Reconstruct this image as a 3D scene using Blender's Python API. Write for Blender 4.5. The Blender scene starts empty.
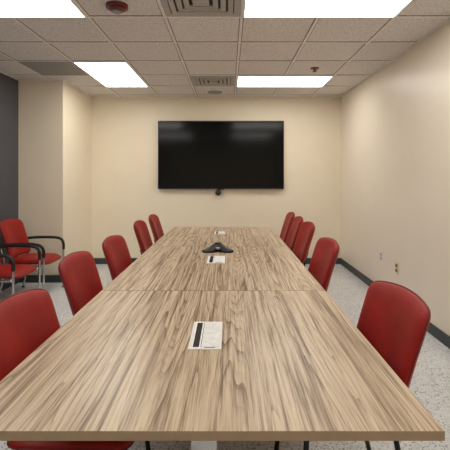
import bpy, bmesh, math, random
from mathutils import Vector, Matrix
random.seed(4)
scn = bpy.context.scene
try:
    scn.view_settings.view_transform = 'Standard'
    scn.view_settings.look = 'None'
    scn.view_settings.exposure = 0.0
except Exception:
    pass

CEIL = 2.797
F = 400.0
XL, XR, YB, YF = -2.905, 1.884, 6.7, -2.0
XJ, YJ = -2.29, 5.53
TZ = 0.75

# ------------------------------------------------------------ materials
def newmat(name):
    m = bpy.data.materials.new(name)
    m.use_nodes = True
    nt = m.node_tree
    b = nt.nodes['Principled BSDF']
    return m, nt, b

def N(nt, t, **kw):
    n = nt.nodes.new(t)
    for k, v in kw.items():
        setattr(n, k, v)
    return n

def noise(nt, vec, scale, detail=2.0, rough=0.5, dist=0.0):
    n = N(nt, 'ShaderNodeTexNoise')
    n.inputs['Scale'].default_value = scale
    n.inputs['Detail'].default_value = detail
    n.inputs['Roughness'].default_value = rough
    n.inputs['Distortion'].default_value = dist
    if vec is not None:
        nt.links.new(vec, n.inputs['Vector'])
    return n

def ramp(nt, fac, stops, interp='LINEAR'):
    r = N(nt, 'ShaderNodeValToRGB')
    r.color_ramp.interpolation = interp
    els = r.color_ramp.elements
    while len(els) < len(stops):
        els.new(0.5)
    for e, (p, c) in zip(els, stops):
        e.position = p
        e.color = (c[0], c[1], c[2], 1)
    nt.links.new(fac, r.inputs['Fac'])
    return r

def mathn(nt, op, a, b=None, c=None):
    n = N(nt, 'ShaderNodeMath', operation=op)
    for i, v in enumerate((a, b, c)):
        if v is None: continue
        if isinstance(v, (int, float)):
            n.inputs[i].default_value = v
        else:
            nt.links.new(v, n.inputs[i])
    return n.outputs[0]

def bump(nt, b, h, strength=0.2, dist=0.01):
    n = N(nt, 'ShaderNodeBump')
    n.inputs['Strength'].default_value = strength
    n.inputs['Distance'].default_value = dist
    nt.links.new(h, n.inputs['Height'])
    nt.links.new(n.outputs[0], b.inputs['Normal'])

def simple(name, col, rough=0.5, metal=0.0, var=0.06, nscale=30.0, bstr=0.0):
    m, nt, b = newmat(name)
    tc = N(nt, 'ShaderNodeTexCoord')
    n = noise(nt, tc.outputs['Object'], nscale, 3)
    lo = [c * (1 - var) for c in col]
    hi = [min(1, c * (1 + var)) for c in col]
    r = ramp(nt, n.outputs['Fac'], [(0.3, lo), (0.7, hi)])
    nt.links.new(r.outputs[0], b.inputs['Base Color'])
    b.inputs['Roughness'].default_value = rough
    b.inputs['Metallic'].default_value = metal
    if bstr > 0:
        bump(nt, b, n.outputs['Fac'], bstr, 0.002)
    return m

M_cream = simple('wall_paint_cream', (0.88, 0.785, 0.615), 0.55, 0, 0.012, 3.0)
M_right = simple('wall_paint_right', (0.86, 0.775, 0.65), 0.36, 0, 0.012, 3.0)
M_gray = simple('wall_paint_slate', (0.075, 0.076, 0.088), 0.6, 0, 0.04, 3.0)
M_base = simple('baseboard_vinyl', (0.045, 0.055, 0.06), 0.5)
M_black = simple('black_plastic', (0.008, 0.008, 0.009), 0.4)
M_blackm = simple('black_metal', (0.02, 0.02, 0.022), 0.35, 0.6)
M_chrome = simple('silver_metal', (0.62, 0.62, 0.62), 0.25, 1.0)
M_white = simple('white_plastic', (0.82, 0.82, 0.80), 0.4)
M_offw = simple('ivory_plastic', (0.75, 0.66, 0.46), 0.4)
M_dark = simple('dark_gap', (0.02, 0.018, 0.017), 0.7)
M_tbar = simple('tbar_white', (0.86, 0.83, 0.80), 0.5)
M_ventw = simple('vent_metal', (0.45, 0.43, 0.41), 0.5)
M_ventg = simple('vent_metal_gray', (0.30, 0.29, 0.28), 0.5)
M_maroon = simple('detector_maroon', (0.16, 0.02, 0.02), 0.35)
M_brown = simple('outlet_brown', (0.18, 0.09, 0.03), 0.5)
M_screen = simple('tv_screen_glass', (0.002, 0.0025, 0.003), 0.12)
M_screen.node_tree.nodes['Principled BSDF'].inputs['Specular IOR Level'].default_value = 0.3
M_edge = simple('table_edge_band', (0.38, 0.27, 0.165), 0.5)

# red upholstery
def mk_red():
    m, nt, b = newmat('red_upholstery')
    tc = N(nt, 'ShaderNodeTexCoord')
    n = noise(nt, tc.outputs['Object'], 7, 4)
    r = ramp(nt, n.outputs['Fac'], [(0.3, (0.25, 0.007, 0.005)), (0.7, (0.35, 0.012, 0.008))])
    nt.links.new(r.outputs[0], b.inputs['Base Color'])
    b.inputs['Roughness'].default_value = 0.48
    b.inputs['Specular IOR Level'].default_value = 0.35
    n2 = noise(nt, tc.outputs['Object'], 260, 2)
    bump(nt, b, n2.outputs['Fac'], 0.25, 0.002)
    return m
M_red = mk_red()
M_pipe = simple('red_piping', (0.16, 0.005, 0.004), 0.5)

def mk_light():
    m, nt, b = newmat('light_diffuser')
    b.inputs['Base Color'].default_value = (0.9, 0.9, 0.9, 1)
    b.inputs['Emission Color'].default_value = (1.0, 0.965, 0.905, 1)
    b.inputs['Emission Strength'].default_value = 8.9
    return m
M_light = mk_light()

def mk_floor():
    m, nt, b = newmat('terrazzo_floor')
    tc = N(nt, 'ShaderNodeTexCoord')
    v = N(nt, 'ShaderNodeTexVoronoi')
    v.inputs['Scale'].default_value = 130
    nt.links.new(tc.outputs['Object'], v.inputs['Vector'])
    sep = N(nt, 'ShaderNodeSeparateColor')
    nt.links.new(v.outputs['Color'], sep.inputs[0])
    r = ramp(nt, sep.outputs[0], [(0.0, (0.24, 0.24, 0.25)), (0.06, (0.50, 0.50, 0.50)), (0.18, (0.72, 0.73, 0.73)), (0.8, (0.83, 0.84, 0.84))], 'CONSTANT')
    n = noise(nt, tc.outputs['Object'], 2.0, 3)
    r2 = ramp(nt, n.outputs['Fac'], [(0.3, (0.93, 0.94, 0.96)), (0.7, (1, 1, 1))])
    mx = N(nt, 'ShaderNodeMix', data_type='RGBA', blend_type='MULTIPLY')
    mx.inputs[0].default_value = 1
    nt.links.new(r.outputs[0], mx.inputs[6]); nt.links.new(r2.outputs[0], mx.inputs[7])
    nt.links.new(mx.outputs[2], b.inputs['Base Color'])
    b.inputs['Roughness'].default_value = 0.28
    return m
M_floor = mk_floor()

def mk_ceil():
    m, nt, b = newmat('acoustic_tile')
    tc = N(nt, 'ShaderNodeTexCoord')
    n = noise(nt, tc.outputs['Object'], 60, 4, 0.7)
    r = ramp(nt, n.outputs['Fac'], [(0.36, (0.54, 0.50, 0.48)), (0.48, (0.78, 0.745, 0.725)), (0.65, (0.83, 0.795, 0.775))])
    nt.links.new(r.outputs[0], b.inputs['Base Color'])
    b.inputs['Roughness'].default_value = 0.9
    return m
M_ceil = mk_ceil()

def mk_wood(name, off):
    m, nt, b = newmat(name)
    tc = N(nt, 'ShaderNodeTexCoord')
    mp = N(nt, 'ShaderNodeMapping')
    mp.inputs['Location'].default_value = off
    mp.inputs['Scale'].default_value = (1, 0.06, 1)
    nt.links.new(tc.outputs['Object'], mp.inputs['Vector'])
    n1 = noise(nt, mp.outputs[0], 4.6, 1.5, 0.4, 0.0)
    wig = noise(nt, mp.outputs[0], 40, 2, 0.5)
    f = mathn(nt, 'MULTIPLY_ADD', wig.outputs['Fac'], 0.022, n1.outputs['Fac'])
    s = mathn(nt, 'FRACT', mathn(nt, 'MULTIPLY', f, 30.0))
    s = mathn(nt, 'POWER', s, 4.5)
    s2 = mathn(nt, 'FRACT', mathn(nt, 'MULTIPLY', f, 83.0))
    s2 = mathn(nt, 'POWER', s2, 2.5)
    mp2 = N(nt, 'ShaderNodeMapping')
    mp2.inputs['Location'].default_value = off
    mp2.inputs['Scale'].default_value = (1, 0.022, 1)
    nt.links.new(tc.outputs['Object'], mp2.inputs['Vector'])
    n2 = noise(nt, mp2.outputs[0], 130, 4, 0.7)
    n3 = noise(nt, mp2.outputs[0], 42, 3, 0.65)
    n5 = noise(nt, mp2.outputs[0], 8, 2, 0.5)
    n4 = noise(nt, mp.outputs[0], 11, 2, 0.5)
    msk = ramp(nt, n4.outputs['Fac'], [(0.38, (0.1,)*3), (0.62, (1,)*3)])
    ring = mathn(nt, 'MULTIPLY', s, msk.outputs[0])
    a = mathn(nt, 'MULTIPLY', ring, 0.50)
    a = mathn(nt, 'MULTIPLY_ADD', s2, 0.10, a)
    fine = ramp(nt, n2.outputs['Fac'], [(0.44, (0,)*3), (0.64, (1,)*3)])
    a = mathn(nt, 'MULTIPLY_ADD', fine.outputs[0], 0.36, a)
    br = ramp(nt, n3.outputs['Fac'], [(0.47, (0,)*3), (0.66, (1,)*3)])
    a = mathn(nt, 'MULTIPLY_ADD', br.outputs[0], 0.40, a)
    wide = ramp(nt, n5.outputs['Fac'], [(0.40, (0,)*3), (0.65, (1,)*3)])
    a = mathn(nt, 'MULTIPLY_ADD', wide.outputs[0], 0.10, a)
    col = ramp(nt, a, [(0.0, (0.66, 0.535, 0.385)), (0.28, (0.50, 0.38, 0.255)), (0.6, (0.24, 0.158, 0.096)), (1.0, (0.08, 0.047, 0.028))])
    nt.links.new(col.outputs[0], b.inputs['Base Color'])
    b.inputs['Roughness'].default_value = 0.33
    b.inputs['Specular IOR Level'].default_value = 0.5
    return m

# ------------------------------------------------------------ mesh helpers
def link(o, parent=None):
    scn.collection.objects.link(o)
    if parent is not None:
        o.parent = parent
    return o

def empty(name, loc=(0, 0, 0), rz=0.0):
    e = bpy.data.objects.new(name, None)
    e.empty_display_size = 0.1
    e.location = loc
    e.rotation_euler = (0, 0, rz)
    return link(e)

def bm_obj(name, bm, mats, parent=None, smooth=False, loc=None):
    me = bpy.data.meshes.new(name)
    bmesh.ops.recalc_face_normals(bm, faces=bm.faces)
    bm.to_mesh(me); bm.free()
    for m in (mats if isinstance(mats, (list, tuple)) else [mats]):
        me.materials.append(m)
    if smooth:
        for p in me.polygons: p.use_smooth = True
    o = bpy.data.objects.new(name, me)
    if loc: o.location = loc
    return link(o, parent)

def add_box(bm, lo, hi, mi=0, bev=0.0, M=None):
    t = bmesh.new()
    bmesh.ops.create_cube(t, size=1)
    for v in t.verts:
        v.co = Vector([lo[i] + (v.co[i] + 0.5) * (hi[i] - lo[i]) for i in range(3)])
    if bev > 0:
        bmesh.ops.bevel(t, geom=t.edges[:], offset=bev, segments=2, affect='EDGES', profile=0.6)
    merge(bm, t, mi, M)

def merge(bm, t, mi=0, M=None):
    vm = {}
    for v in t.verts:
        vm[v] = bm.verts.new((M @ v.co) if M else v.co)
    for f in t.faces:
        try:
            nf = bm.faces.new([vm[v] for v in f.verts]); nf.material_index = mi; nf.smooth = f.smooth
        except ValueError:
            pass
    t.free()

def add_cyl(bm, c, r, h, mi=0, seg=24, axis='Z', r2=None, smooth=True):
    t = bmesh.new()
    bmesh.ops.create_cone(t, cap_ends=True, segments=seg, radius1=r, radius2=r if r2 is None else r2, depth=h)
    if smooth:
        for f in t.faces:
            f.smooth = len(f.verts) == 4
    R = Matrix()
    if axis == 'X': R = Matrix.Rotation(math.pi/2, 4, 'Y')
    if axis == 'Y': R = Matrix.Rotation(math.pi/2, 4, 'X')
    merge(bm, t, mi, Matrix.Translation(c) @ R)

def add_sphere(bm, c, r, mi=0, sc=(1, 1, 1)):
    t = bmesh.new()
    bmesh.ops.create_uvsphere(t, u_segments=24, v_segments=14, radius=r)
    for f in t.faces: f.smooth = True
    merge(bm, t, mi, Matrix.Translation(c) @ Matrix.Diagonal((*sc, 1)))

def catmull(pts, n=8):
    P = [Vector(p) for p in pts]
    P = [2*P[0]-P[1]] + P + [2*P[-1]-P[-2]]
    out = []
    for i in range(1, len(P)-2):
        for k in range(n):
            t = k/n
            a, b, c, d = P[i-1], P[i], P[i+1], P[i+2]
            out.append(0.5*((2*b)+(-a+c)*t+(2*a-5*b+4*c-d)*t*t+(-a+3*b-3*c+d)*t**3))
    out.append(P[-2])
    return out

def add_tube(bm, pts, r, mi=0, seg=10, smooth_path=True, sc=(1, 1)):
    P = catmull(pts) if smooth_path else [Vector(p) for p in pts]
    rings = []
    up = Vector((0.03, 0.99, 0.05)).normalized()
    for i, p in enumerate(P):
        d = (P[min(i+1, len(P)-1)] - P[max(i-1, 0)]).normalized()
        s = d.cross(up)
        if s.length < 1e-3: s = d.cross(Vector((1, 0, 0)))
        s.normalize(); u = s.cross(d).normalized(); up = u
        rings.append([bm.verts.new(p + (s*math.cos(a)*sc[0] + u*math.sin(a)*sc[1])*r) for a in [2*math.pi*k/seg for k in range(seg)]])
    for i in range(len(rings)-1):
        for k in range(seg):
            f = bm.faces.new([rings[i][k], rings[i][(k+1) % seg], rings[i+1][(k+1) % seg], rings[i+1][k]])
            f.material_index = mi; f.smooth = True
    for rg in (rings[0], rings[-1]):
        f = bm.faces.new(rg); f.material_index = mi

def pad(fn, n=14, e=6.0, pipe=0.0):
    """rounded cushion: fn(u,v,t) -> co ; u,v in -1..1, t in -1..1 (optional piping round the rim)"""
    t = bmesh.new()
    S = [math.sin(math.pi/2*(-1+2*i/n)) for i in range(n+1)]
    def mp(a, b):
        inf = max(abs(a), abs(b))
        nn = (abs(a)**e + abs(b)**e)**(1/e) if inf > 0 else 1
        k = inf/nn if nn > 0 else 1
        return a*k, b*k, inf
    for side in (1, -1):
        g = []
        for a in S:
            row = []
            for b in S:
                u, v, inf = mp(a, b)
                row.append(t.verts.new(fn(u, v, side*math.sqrt(max(0, 1-inf**6)))))
            g.append(row)
        for i in range(n):
            for j in range(n):
                t.faces.new([g[i][j], g[i+1][j], g[i+1][j+1], g[i][j+1]])
    bmesh.ops.remove_doubles(t, verts=t.verts[:], dist=0.0004)
    for f in t.faces: f.smooth = True
    if pipe > 0:
        loop = [(s, -1) for s in S] + [(1, s) for s in S[1:]] + [(s, 1) for s in S[::-1][1:]] + [(-1, s) for s in S[::-1][1:]]
        pts = []
        for a, b in loop:
            u, v, _ = mp(a, b)
            pts.append(fn(u, v, 0))
        clean = [pts[0]]
        for p in pts[1:]:
            if (p-clean[-1]).length > 0.004: clean.append(p)
        add_tube(t, clean, pipe, 1, 8, smooth_path=False)
    return t

# ------------------------------------------------------------ room shell
def wall(name, lo, hi, mat):
    bm = bmesh.new(); add_box(bm, lo, hi)
    return bm_obj(name, bm, mat)
T = 0.12
wall('floor', (XL-T, YF-T, -0.1), (XR+T, YB+T, 0), M_floor)
wall('ceiling', (XL-T, YF-T, CEIL), (XR+T, YB+T, CEIL+0.1), M_ceil)
wall('wall_back', (XJ, YB, 0), (XR, YB+T, CEIL), M_cream)
wall('wall_right', (XR, YF, 0), (XR+T, YB+T, CEIL), M_right)
wall('wall_left', (XL-T, YF, 0), (XL, YJ, CEIL), M_gray)
wall('wall_front', (XL-T, YF-T, 0), (XR+T, YF, CEIL), M_cream)
wall('wall_alcove', (XL-T, YJ, 0), (XJ, YB+T, CEIL), M_cream)
bh, bt = 0.10, 0.012
wall('baseboard_back', (XJ, YB-bt, 0), (XR-bt, YB, bh), M_base)
wall('baseboard_right', (XR-bt, YF, 0), (XR, YB, bh), M_base)
wall('baseboard_left', (XL, YF, 0), (XL+bt, YJ-bt, bh), M_base)
wall('baseboard_alcove_front', (XL, YJ-bt, 0), (XJ+bt, YJ, bh), M_base)
wall('baseboard_alcove_side', (XJ, YJ, 0), (XJ+bt, YB-bt, bh), M_base)

# ceiling grid (T bars)
G = 0.64
gx = [0.11 + G*k for k in range(-5, 3)]
gy = [5.255 + G*k for k in range(-11, 3)]
bm = bmesh.new()
hw = 0.012
def xlim(y): return XL if y < YJ else XJ
for x in gx:
    if x <= XL+0.02 or x >= XR: continue
    y1 = YB if x > XJ else YJ
    add_box(bm, (x-hw, YF, CEIL-0.008), (x+hw, y1, CEIL))
    add_box(bm, (x-hw-0.008, YF, CEIL-0.002), (x+hw+0.008, y1, CEIL), 1)
for y in gy:
    if y < YF: continue
    add_box(bm, (xlim(y), y-hw, CEIL-0.0085), (XR, y+hw, CEIL))
    add_box(bm, (xlim(y), y-hw-0.008, CEIL-0.0025), (XR, y+hw+0.008, CEIL), 1)
add_box(bm, (XR-0.02, YF, CEIL-0.009), (XR, YB, CEIL))
add_box(bm, (XJ, YB-0.02, CEIL-0.009), (XR, YB, CEIL))
add_box(bm, (XL, YF, CEIL-0.009), (XL+0.02, YJ, CEIL))
add_box(bm, (XL, YJ-0.02, CEIL-0.009), (XJ, YJ, CEIL))
add_box(bm, (XJ, YJ, CEIL-0.009), (XJ+0.02, YB, CEIL))
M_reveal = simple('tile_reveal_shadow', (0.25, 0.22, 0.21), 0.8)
bm_obj('trim_ceiling_grid', bm, [M_tbar, M_reveal])

def ceiling_light(x0, x1, y0, y1):
    e = empty('ceiling_light_panel', ((x0+x1)/2, (y0+y1)/2, CEIL))
    hx, hy = (x1-x0)/2, (y1-y0)/2
    b = bmesh.new(); w = 0.022; z0, z1 = -0.016, -0.0
    add_box(b, (-hx, -hy, z0), (hx, -hy+w, z1)); add_box(b, (-hx, hy-w, z0), (hx, hy, z1))
    add_box(b, (-hx, -hy+w, z0), (-hx+w, hy-w, z1)); add_box(b, (hx-w, -hy+w, z0), (hx, hy-w, z1))
    bm_obj('frame', b, M_tbar, e)
    b = bmesh.new(); add_box(b, (-hx+w, -hy+w, -0.014), (hx-w, hy-w, -0.001))
    bm_obj('diffuser', b, M_light, e)
Y = lambda k: 5.255 + G*k
ceiling_light(0.11, 1.39, Y(0), Y(1))
ceiling_light(-1.81, -1.17, Y(-1), Y(1))
ceiling_light(0.11, 1.39, Y(-4), Y(-3))
ceiling_light(-2.45, -1.17, Y(-4), Y(-3))
ceiling_light(0.11, 1.39, Y(-8), Y(-7))  # out of view, panel added for extra illumination
ceiling_light(-2.45, -1.17, Y(-8), Y(-7))  # likewise an added unseen panel that brightens the room

def diffuser(name, x0, x1, y0, y1, mat, nested=True):
    e = empty(name, ((x0+x1)/2, (y0+y1)/2, CEIL))
    hx, hy = (x1-x0)/2, (y1-y0)/2
    b = bmesh.new()
    add_box(b, (-hx, -hy, -0.004), (hx, hy, 0), 1)
    if nested:
        k = 0
        s = 1.0
        while s > 0.25:
            ax, ay = hx*s, hy*s
            w = 0.040 if k else 0.05
            z0 = -0.010 - 0.003*k
            for lo, hi in (((-ax, -ay), (ax, -ay+w)), ((-ax, ay-w), (ax, ay)), ((-ax, -ay+w), (-ax+w, ay-w)), ((ax-w, -ay+w), (ax, ay-w))):
                add_box(b, (lo[0], lo[1], z0), (hi[0], hi[1], -0.003), 0)
            s -= 0.19; k += 1
        add_box(b, (-hx*0.2, -hy*0.2, -0.025), (hx*0.2, hy*0.2, -0.003), 0)
    else:
        for lo, hi in (((-hx, -hy), (hx, -hy+.03)), ((-hx, hy-.03), (hx, hy)), ((-hx, -hy+.03), (-hx+.03, hy-.03)), ((hx-.03, -hy+.03), (hx, hy-.03))):
            add_box(b, (lo[0], lo[1], -0.012), (hi[0], hi[1], -0.003), 0)
        n = 20
        for i in range(n):
            y = -hy+.045+(2*hy-.09)*i/(n-1)
            M = Matrix.Translation((0, y, -0.008)) @ Matrix.Rotation(math.radians(-8), 4, 'X')
            add_box(b, (-hx+.03, -0.0115, -0.001), (hx-.03, 0.0115, 0.001), 0, 0, M)
    bm_obj('louvers', b, [mat, M_dark], e)
diffuser('ceiling_air_diffuser', -0.53+.015, 0.11-.015, Y(-4)+.02, Y(-3)-.02, M_ventw)
diffuser('ceiling_air_diffuser', -0.53+.03, 0.11-.03, Y(0)+.02, Y(1)-.02, M_ventw)
diffuser('return_air_grille', -2.45+.015, -1.81-.015, Y(-1)+.02, Y(0)-.02, M_ventg, False)

# ceiling speaker
e = empty('ceiling_speaker', (-0.21, 6.23, CEIL))
b = bmesh.new(); add_cyl(b, (0, 0, -0.009), 0.15, 0.018, 0, 40); add_cyl(b, (0, 0, -0.021), 0.12, 0.008, 1, 40)
bm_obj('speaker_grille', b, [M_tbar, M_ventg], e)
# detector
e = empty('smoke_detector', (-0.87, 3.12, CEIL))
b = bmesh.new(); add_cyl(b, (0, 0, -0.012), 0.085, 0.024, 0, 32); add_cyl(b, (0, 0, -0.034), 0.05, 0.022, 0, 32, r2=0.075)
add_cyl(b, (0, 0, -0.05), 0.035, 0.014, 1, 24)
bm_obj('detector_body', b, [M_maroon, M_ventg], e)
# sprinkler
e = empty('fire_sprinkler', (1.06, 4.92, CEIL))
b = bmesh.new(); add_cyl(b, (0, 0, -0.006), 0.05, 0.012, 0); add_cyl(b, (0, 0, -0.024), 0.012, 0.03, 0); add_cyl(b, (0, 0, -0.042), 0.028, 0.006, 0)
bm_obj('sprinkler_head', b, [M_maroon], e)

# ------------------------------------------------------------ television
e = empty('wall_television', (-0.125, YB, 1.823))
W, H = 1.045, 0.565
b = bmesh.new(); add_box(b, (-W, -0.075, -H), (W, -0.03, H), 0, 0.006)
bm_obj('tv_body', b, M_black, e)
b = bmesh.new(); add_box(b, (-W+.014, -0.0765, -H+.022), (W-.014, -0.0745, H-.014), 0)
bm_obj('tv_screen', b, M_screen, e)
b = bmesh.new(); add_box(b, (-0.4, -0.03, -0.25), (0.4, 0, 0.25), 0)
bm_obj('wall_bracket', b, M_blackm, e)
b = bmesh.new(); add_box(b, (-0.05, -0.077, -H-0.012), (0.05, -0.05, -H+0.003), 0, 0.003)
bm_obj('logo_tab', b, M_blackm, e)
# webcam under tv
e = empty('video_camera', (-0.17, YB, 1.20))
b = bmesh.new()
add_box(b, (-0.03, -0.10, 0.035), (0.03, 0, 0.05), 0, 0.003)
add_sphere(b, (0, -0.09, -0.005), 0.048, 1)
add_cyl(b, (0, -0.138, -0.005), 0.02, 0.02, 0, axis='Y')
add_box(b, (-0.29, -0.035, 0.005), (-0.21, 0, 0.05), 2, 0.006)
bm_obj('camera_body', b, [M_black, M_black, M_white], e)

# outlets on right wall
def outlet(name, y, z, mp, mo, hw, hh):
    e = empty(name, (XR, y, z))
    b = bmesh.new(); add_box(b, (-0.007, -hw, -hh), (0, hw, hh), 0, 0.002)
    for s in (-1, 1):
        add_box(b, (-0.011, -hw*.5, s*hh*.42-hh*.27), (-0.006, hw*.5, s*hh*.42+hh*.27), 1, 0.003)
    bm_obj('plate', b, [mp, mo], e)
outlet('wall_outlet', 4.47, 0.44, M_offw, M_brown, 0.048, 0.064)
outlet('wall_outlet', 4.93, 0.48, M_white, M_ventg, 0.035, 0.058)

# ------------------------------------------------------------ table
tx0, tx1 = -0.79, 0.603
ys = [1.113, 2.49, 4.085, 5.68]
tab = empty('conference_table', (0, 0, 0))
TH = 0.028
for i in range(3):
    b = bmesh.new()
    g = 0.0015
    add_box(b, (tx0, ys[i]+(g if i else 0), TZ-TH), (tx1, ys[i+1]-g, TZ), 0, 0.002)
    bmesh.ops.recalc_face_normals(b, faces=b.faces)
    for f in b.faces:
        f.normal_update()
        f.material_index = 0 if f.normal.z > 0.6 else 1
    bm_obj('tabletop_%d' % (i+1), b, [mk_wood('walnut_laminate_%d' % i, (3.1*i+.4, 1.7*i, 0.3*i)), M_edge], tab)
cx = (tx0+tx1)/2
k = 0
for y in (1.55, 2.49, 4.085, 5.25):
    k += 1
    b = bmesh.new()
    add_box(b, (cx-0.05, y-0.03, 0.03), (cx+0.05, y+0.03, TZ-TH-0.03), 1, 0.006)
    add_box(b, (cx-0.30, y-0.035, 0.0), (cx+0.30, y+0.035, 0.03), 0, 0.008)
    add_box(b, (cx-0.42, y-0.03, TZ-TH-0.03), (cx+0.42, y+0.03, TZ-TH), 0, 0.004)
    bm_obj('base_%d' % k, b, [M_blackm, M_chrome], tab)
b = bmesh.new()
add_box(b, (cx-0.02, 1.5, TZ-TH-0.06), (cx+0.02, 5.3, TZ-TH-0.03), 0)
bm_obj('beam', b, [M_blackm], tab)

def power_box(x, y, w, l, name='table_power_box'):
    e = empty(name, (x, y, TZ+0.0003))
    b = bmesh.new()
    add_box(b, (-w/2, -l/2, 0), (w/2, l/2, 0.004), 0, 0.0012)
    add_box(b, (-w*0.36, -l*0.44, 0.0035), (-w*0.18, l*0.44, 0.0046), 1)
    add_box(b, (-w*0.13, -l*0.44, 0.0035), (-w*0.11, l*0.44, 0.0046), 2)
    add_box(b, (-w*0.11, -l*0.44, 0.0035), (w*0.42, l*0.44, 0.006), 0, 0.001)
    add_box(b, (-w*0.02, -l*0.47, 0.0035), (w*0.3, -l*0.45, 0.005), 2)
    bm_obj('hinged_cover', b, [M_white, M_black, M_ventg], e)
power_box(-0.098, 1.79, 0.138, 0.31)
power_box(-0.105, 3.42, 0.15, 0.30)
power_box(-0.11, 5.05, 0.13, 0.25)

# conference phone
def phone(x, y):
    e = empty('conference_phone', (x, y, TZ), math.radians(90))
    b = bmesh.new()
    prof = [(0.0, 0.075), (0.25, 0.074), (0.42, 0.066), (0.62, 0.045), (0.85, 0.028), (1.0, 0.014), (0.97, 0.0)]
    n = 72; rings = []
    for (s, z) in prof[1:]:
        row = []
        for i in range(n):
            a = 2*math.pi*i/n
            r = (0.108 + 0.06*math.cos(3*a)*s) * s
            row.append(b.verts.new((r*math.cos(a), r*math.sin(a), z)))
        rings.append(row)
    c = b.verts.new((0, 0, prof[0][1]))
    for i in range(n):
        b.faces.new([c, rings[0][i], rings[0][(i+1) % n]])
        for j in range(len(rings)-1):
            b.faces.new([rings[j][i], rings[j+1][i], rings[j+1][(i+1) % n], rings[j][(i+1) % n]])
    b.faces.new(rings[-1])
    for f in b.faces: f.smooth = True
    bm_obj('phone_body', b, [M_black], e)
    b = bmesh.new()
    add_cyl(b, (0, 0, 0.077), 0.034, 0.008, 0, 28)
    add_box(b, (-0.095, -0.018, 0.034), (-0.060, 0.018, 0.048), 1, 0.002)
    bm_obj('speaker_and_display', b, [M_blackm, M_ventg], e)
phone(-0.10, 3.82)

# ------------------------------------------------------------ chairs
def mk_backrest():
    def fn(u, v, t):
        z = 0.70 + 0.225*v
        y = u*(0.258 - 0.016*(1-v)/2)
        x = -0.215 - 0.30*(z-0.47) + 0.045*u*u + t*0.034
        z += -0.028*u*u*(v > 0)*v
        return Vector((x, y, z))
    return pad(fn, 22, 11, 0.0045)
def mk_seat():
    def fn(u, v, t):
        x = 0.01 + 0.245*v
        y = 0.245*u*(1 - 0.04*v)
        z = 0.435 + t*0.038 - (0.025*max(0, v-0.5)**2*4)
        return Vector((x, y, z))
    return pad(fn, 16, 6, 0.004)
def to_mesh(bm, name, mats):
    me = bpy.data.meshes.new(name)
    bmesh.ops.recalc_face_normals(bm, faces=bm.faces)
    bm.to_mesh(me); bm.free()
    for m in mats: me.materials.append(m)
    return me
ME_back = to_mesh(mk_backrest(), 'backrest', [M_red, M_pipe])
ME_seat = to_mesh(mk_seat(), 'seat', [M_red, M_pipe])

b = bmesh.new()
for s in (-1, 1):
    add_tube(b, [(0.20, 0.19*s, 0.40), (0.215, 0.205*s, 0.2), (0.235, 0.215*s, 0.008)], 0.012, 0)
    add_tube(b, [(-0.19, 0.17*s, 0.40), (-0.22, 0.19*s, 0.2), (-0.27, 0.205*s, 0.008)], 0.012, 0)
    add_tube(b, [(0.20, 0.19*s, 0.392), (0, 0.185*s, 0.392), (-0.19, 0.17*s, 0.392)], 0.012, 0)
    add_tube(b, [(-0.17, 0.12*s, 0.392), (-0.225, 0.12*s, 0.41), (-0.245, 0.12*s, 0.50), (-0.275, 0.12*s, 0.60)], 0.011, 0)
    add_cyl(b, (0.235, 0.215*s, 0.007), 0.016, 0.014, 0, 14)
    add_cyl(b, (-0.27, 0.205*s, 0.007), 0.016, 0.014, 0, 14)
add_tube(b, [(0.19, -0.19, 0.392), (0.19, 0.19, 0.392)], 0.011, 0, smooth_path=False)
add_tube(b, [(-0.18, -0.17, 0.392), (-0.18, 0.17, 0.392)], 0.011, 0, smooth_path=False)
ME_frame = to_mesh(b, 'frame', [M_blackm])

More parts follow.
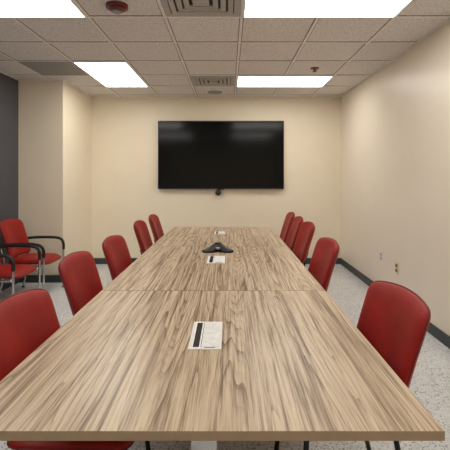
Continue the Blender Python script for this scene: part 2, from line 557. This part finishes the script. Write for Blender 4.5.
b = bmesh.new()
for s in (-1, 1):
    yy = 0.285*s
    add_tube(b, [(0.235, yy, 0.008), (0.235, yy, 0.25), (0.235, yy, 0.50), (0.225, yy, 0.60)], 0.0125, 0)
    add_tube(b, [(-0.30, yy, 0.008), (-0.25, yy, 0.25), (-0.235, yy, 0.45), (-0.27, yy, 0.60)], 0.0125, 0)
    add_tube(b, [(-0.30, yy, 0.62), (-0.27, yy, 0.645), (-0.1, yy, 0.66), (0.10, yy, 0.66), (0.20, yy, 0.64), (0.235, yy, 0.58), (0.237, yy, 0.50)], 0.018, 1, sc=(1, 1))
    add_tube(b, [(0.235, yy, 0.40), (0, yy*.93, 0.40), (-0.24, yy, 0.40)], 0.011, 0)
    add_tube(b, [(-0.29, yy, 0.62), (-0.285, yy*.8, 0.625), (-0.285, yy*.5, 0.63)], 0.012, 0)
    add_cyl(b, (0.235, yy, 0.006), 0.017, 0.012, 1, 14)
    add_cyl(b, (-0.30, yy, 0.006), 0.017, 0.012, 1, 14)
add_tube(b, [(0.15, -0.285, 0.392), (0.15, 0.285, 0.392)], 0.011, 0, smooth_path=False)
add_tube(b, [(-0.16, -0.285, 0.392), (-0.16, 0.285, 0.392)], 0.011, 0, smooth_path=False)
ME_gframe = to_mesh(b, 'arm_frame', [M_chrome, M_black])

def chair(name, x, y, rz, guest=False):
    e = empty(name, (x, y, 0), math.radians(rz))
    for nm, me in (('backrest', ME_back), ('seat', ME_seat), ('arm_frame' if guest else 'frame', ME_gframe if guest else ME_frame)):
        link(bpy.data.objects.new(nm, me), e)
# left side (facing +X)
for x, y, r in ((-0.62, 1.74, -3), (-0.74, 2.74, -2), (-0.71, 3.53, -3), (-0.76, 4.83, 0), (-0.74, 5.61, 0)):
    chair('conference_chair', x, y, r)
for x, y, r in ((0.50, 1.87, 187), (0.54, 3.39, 184), (0.62, 4.66, 183), (0.62, 5.34, 180), (0.62, 6.0, 180)):
    chair('conference_chair', x, y, r)
chair('guest_armchair', -2.42, 4.34, 0, True)
chair('guest_armchair', -2.42, 5.01, 0, True)

# ------------------------------------------------------------ world & camera
w = bpy.data.worlds.new('world'); scn.world = w; w.use_nodes = True
w.node_tree.nodes['Background'].inputs[0].default_value = (0.8, 0.85, 1, 1)
w.node_tree.nodes['Background'].inputs[1].default_value = 0.1
cam = bpy.data.cameras.new('camera')
co = bpy.data.objects.new('camera', cam); scn.collection.objects.link(co)
cam.sensor_width = 36; cam.lens = 36*F/450
cam.shift_x = -3.5/450; cam.shift_y = -48/450
cam.clip_start = 0.05
co.location = (0, 0, 1.457)
co.rotation_euler = (math.radians(90), 0, 0)
scn.camera = co
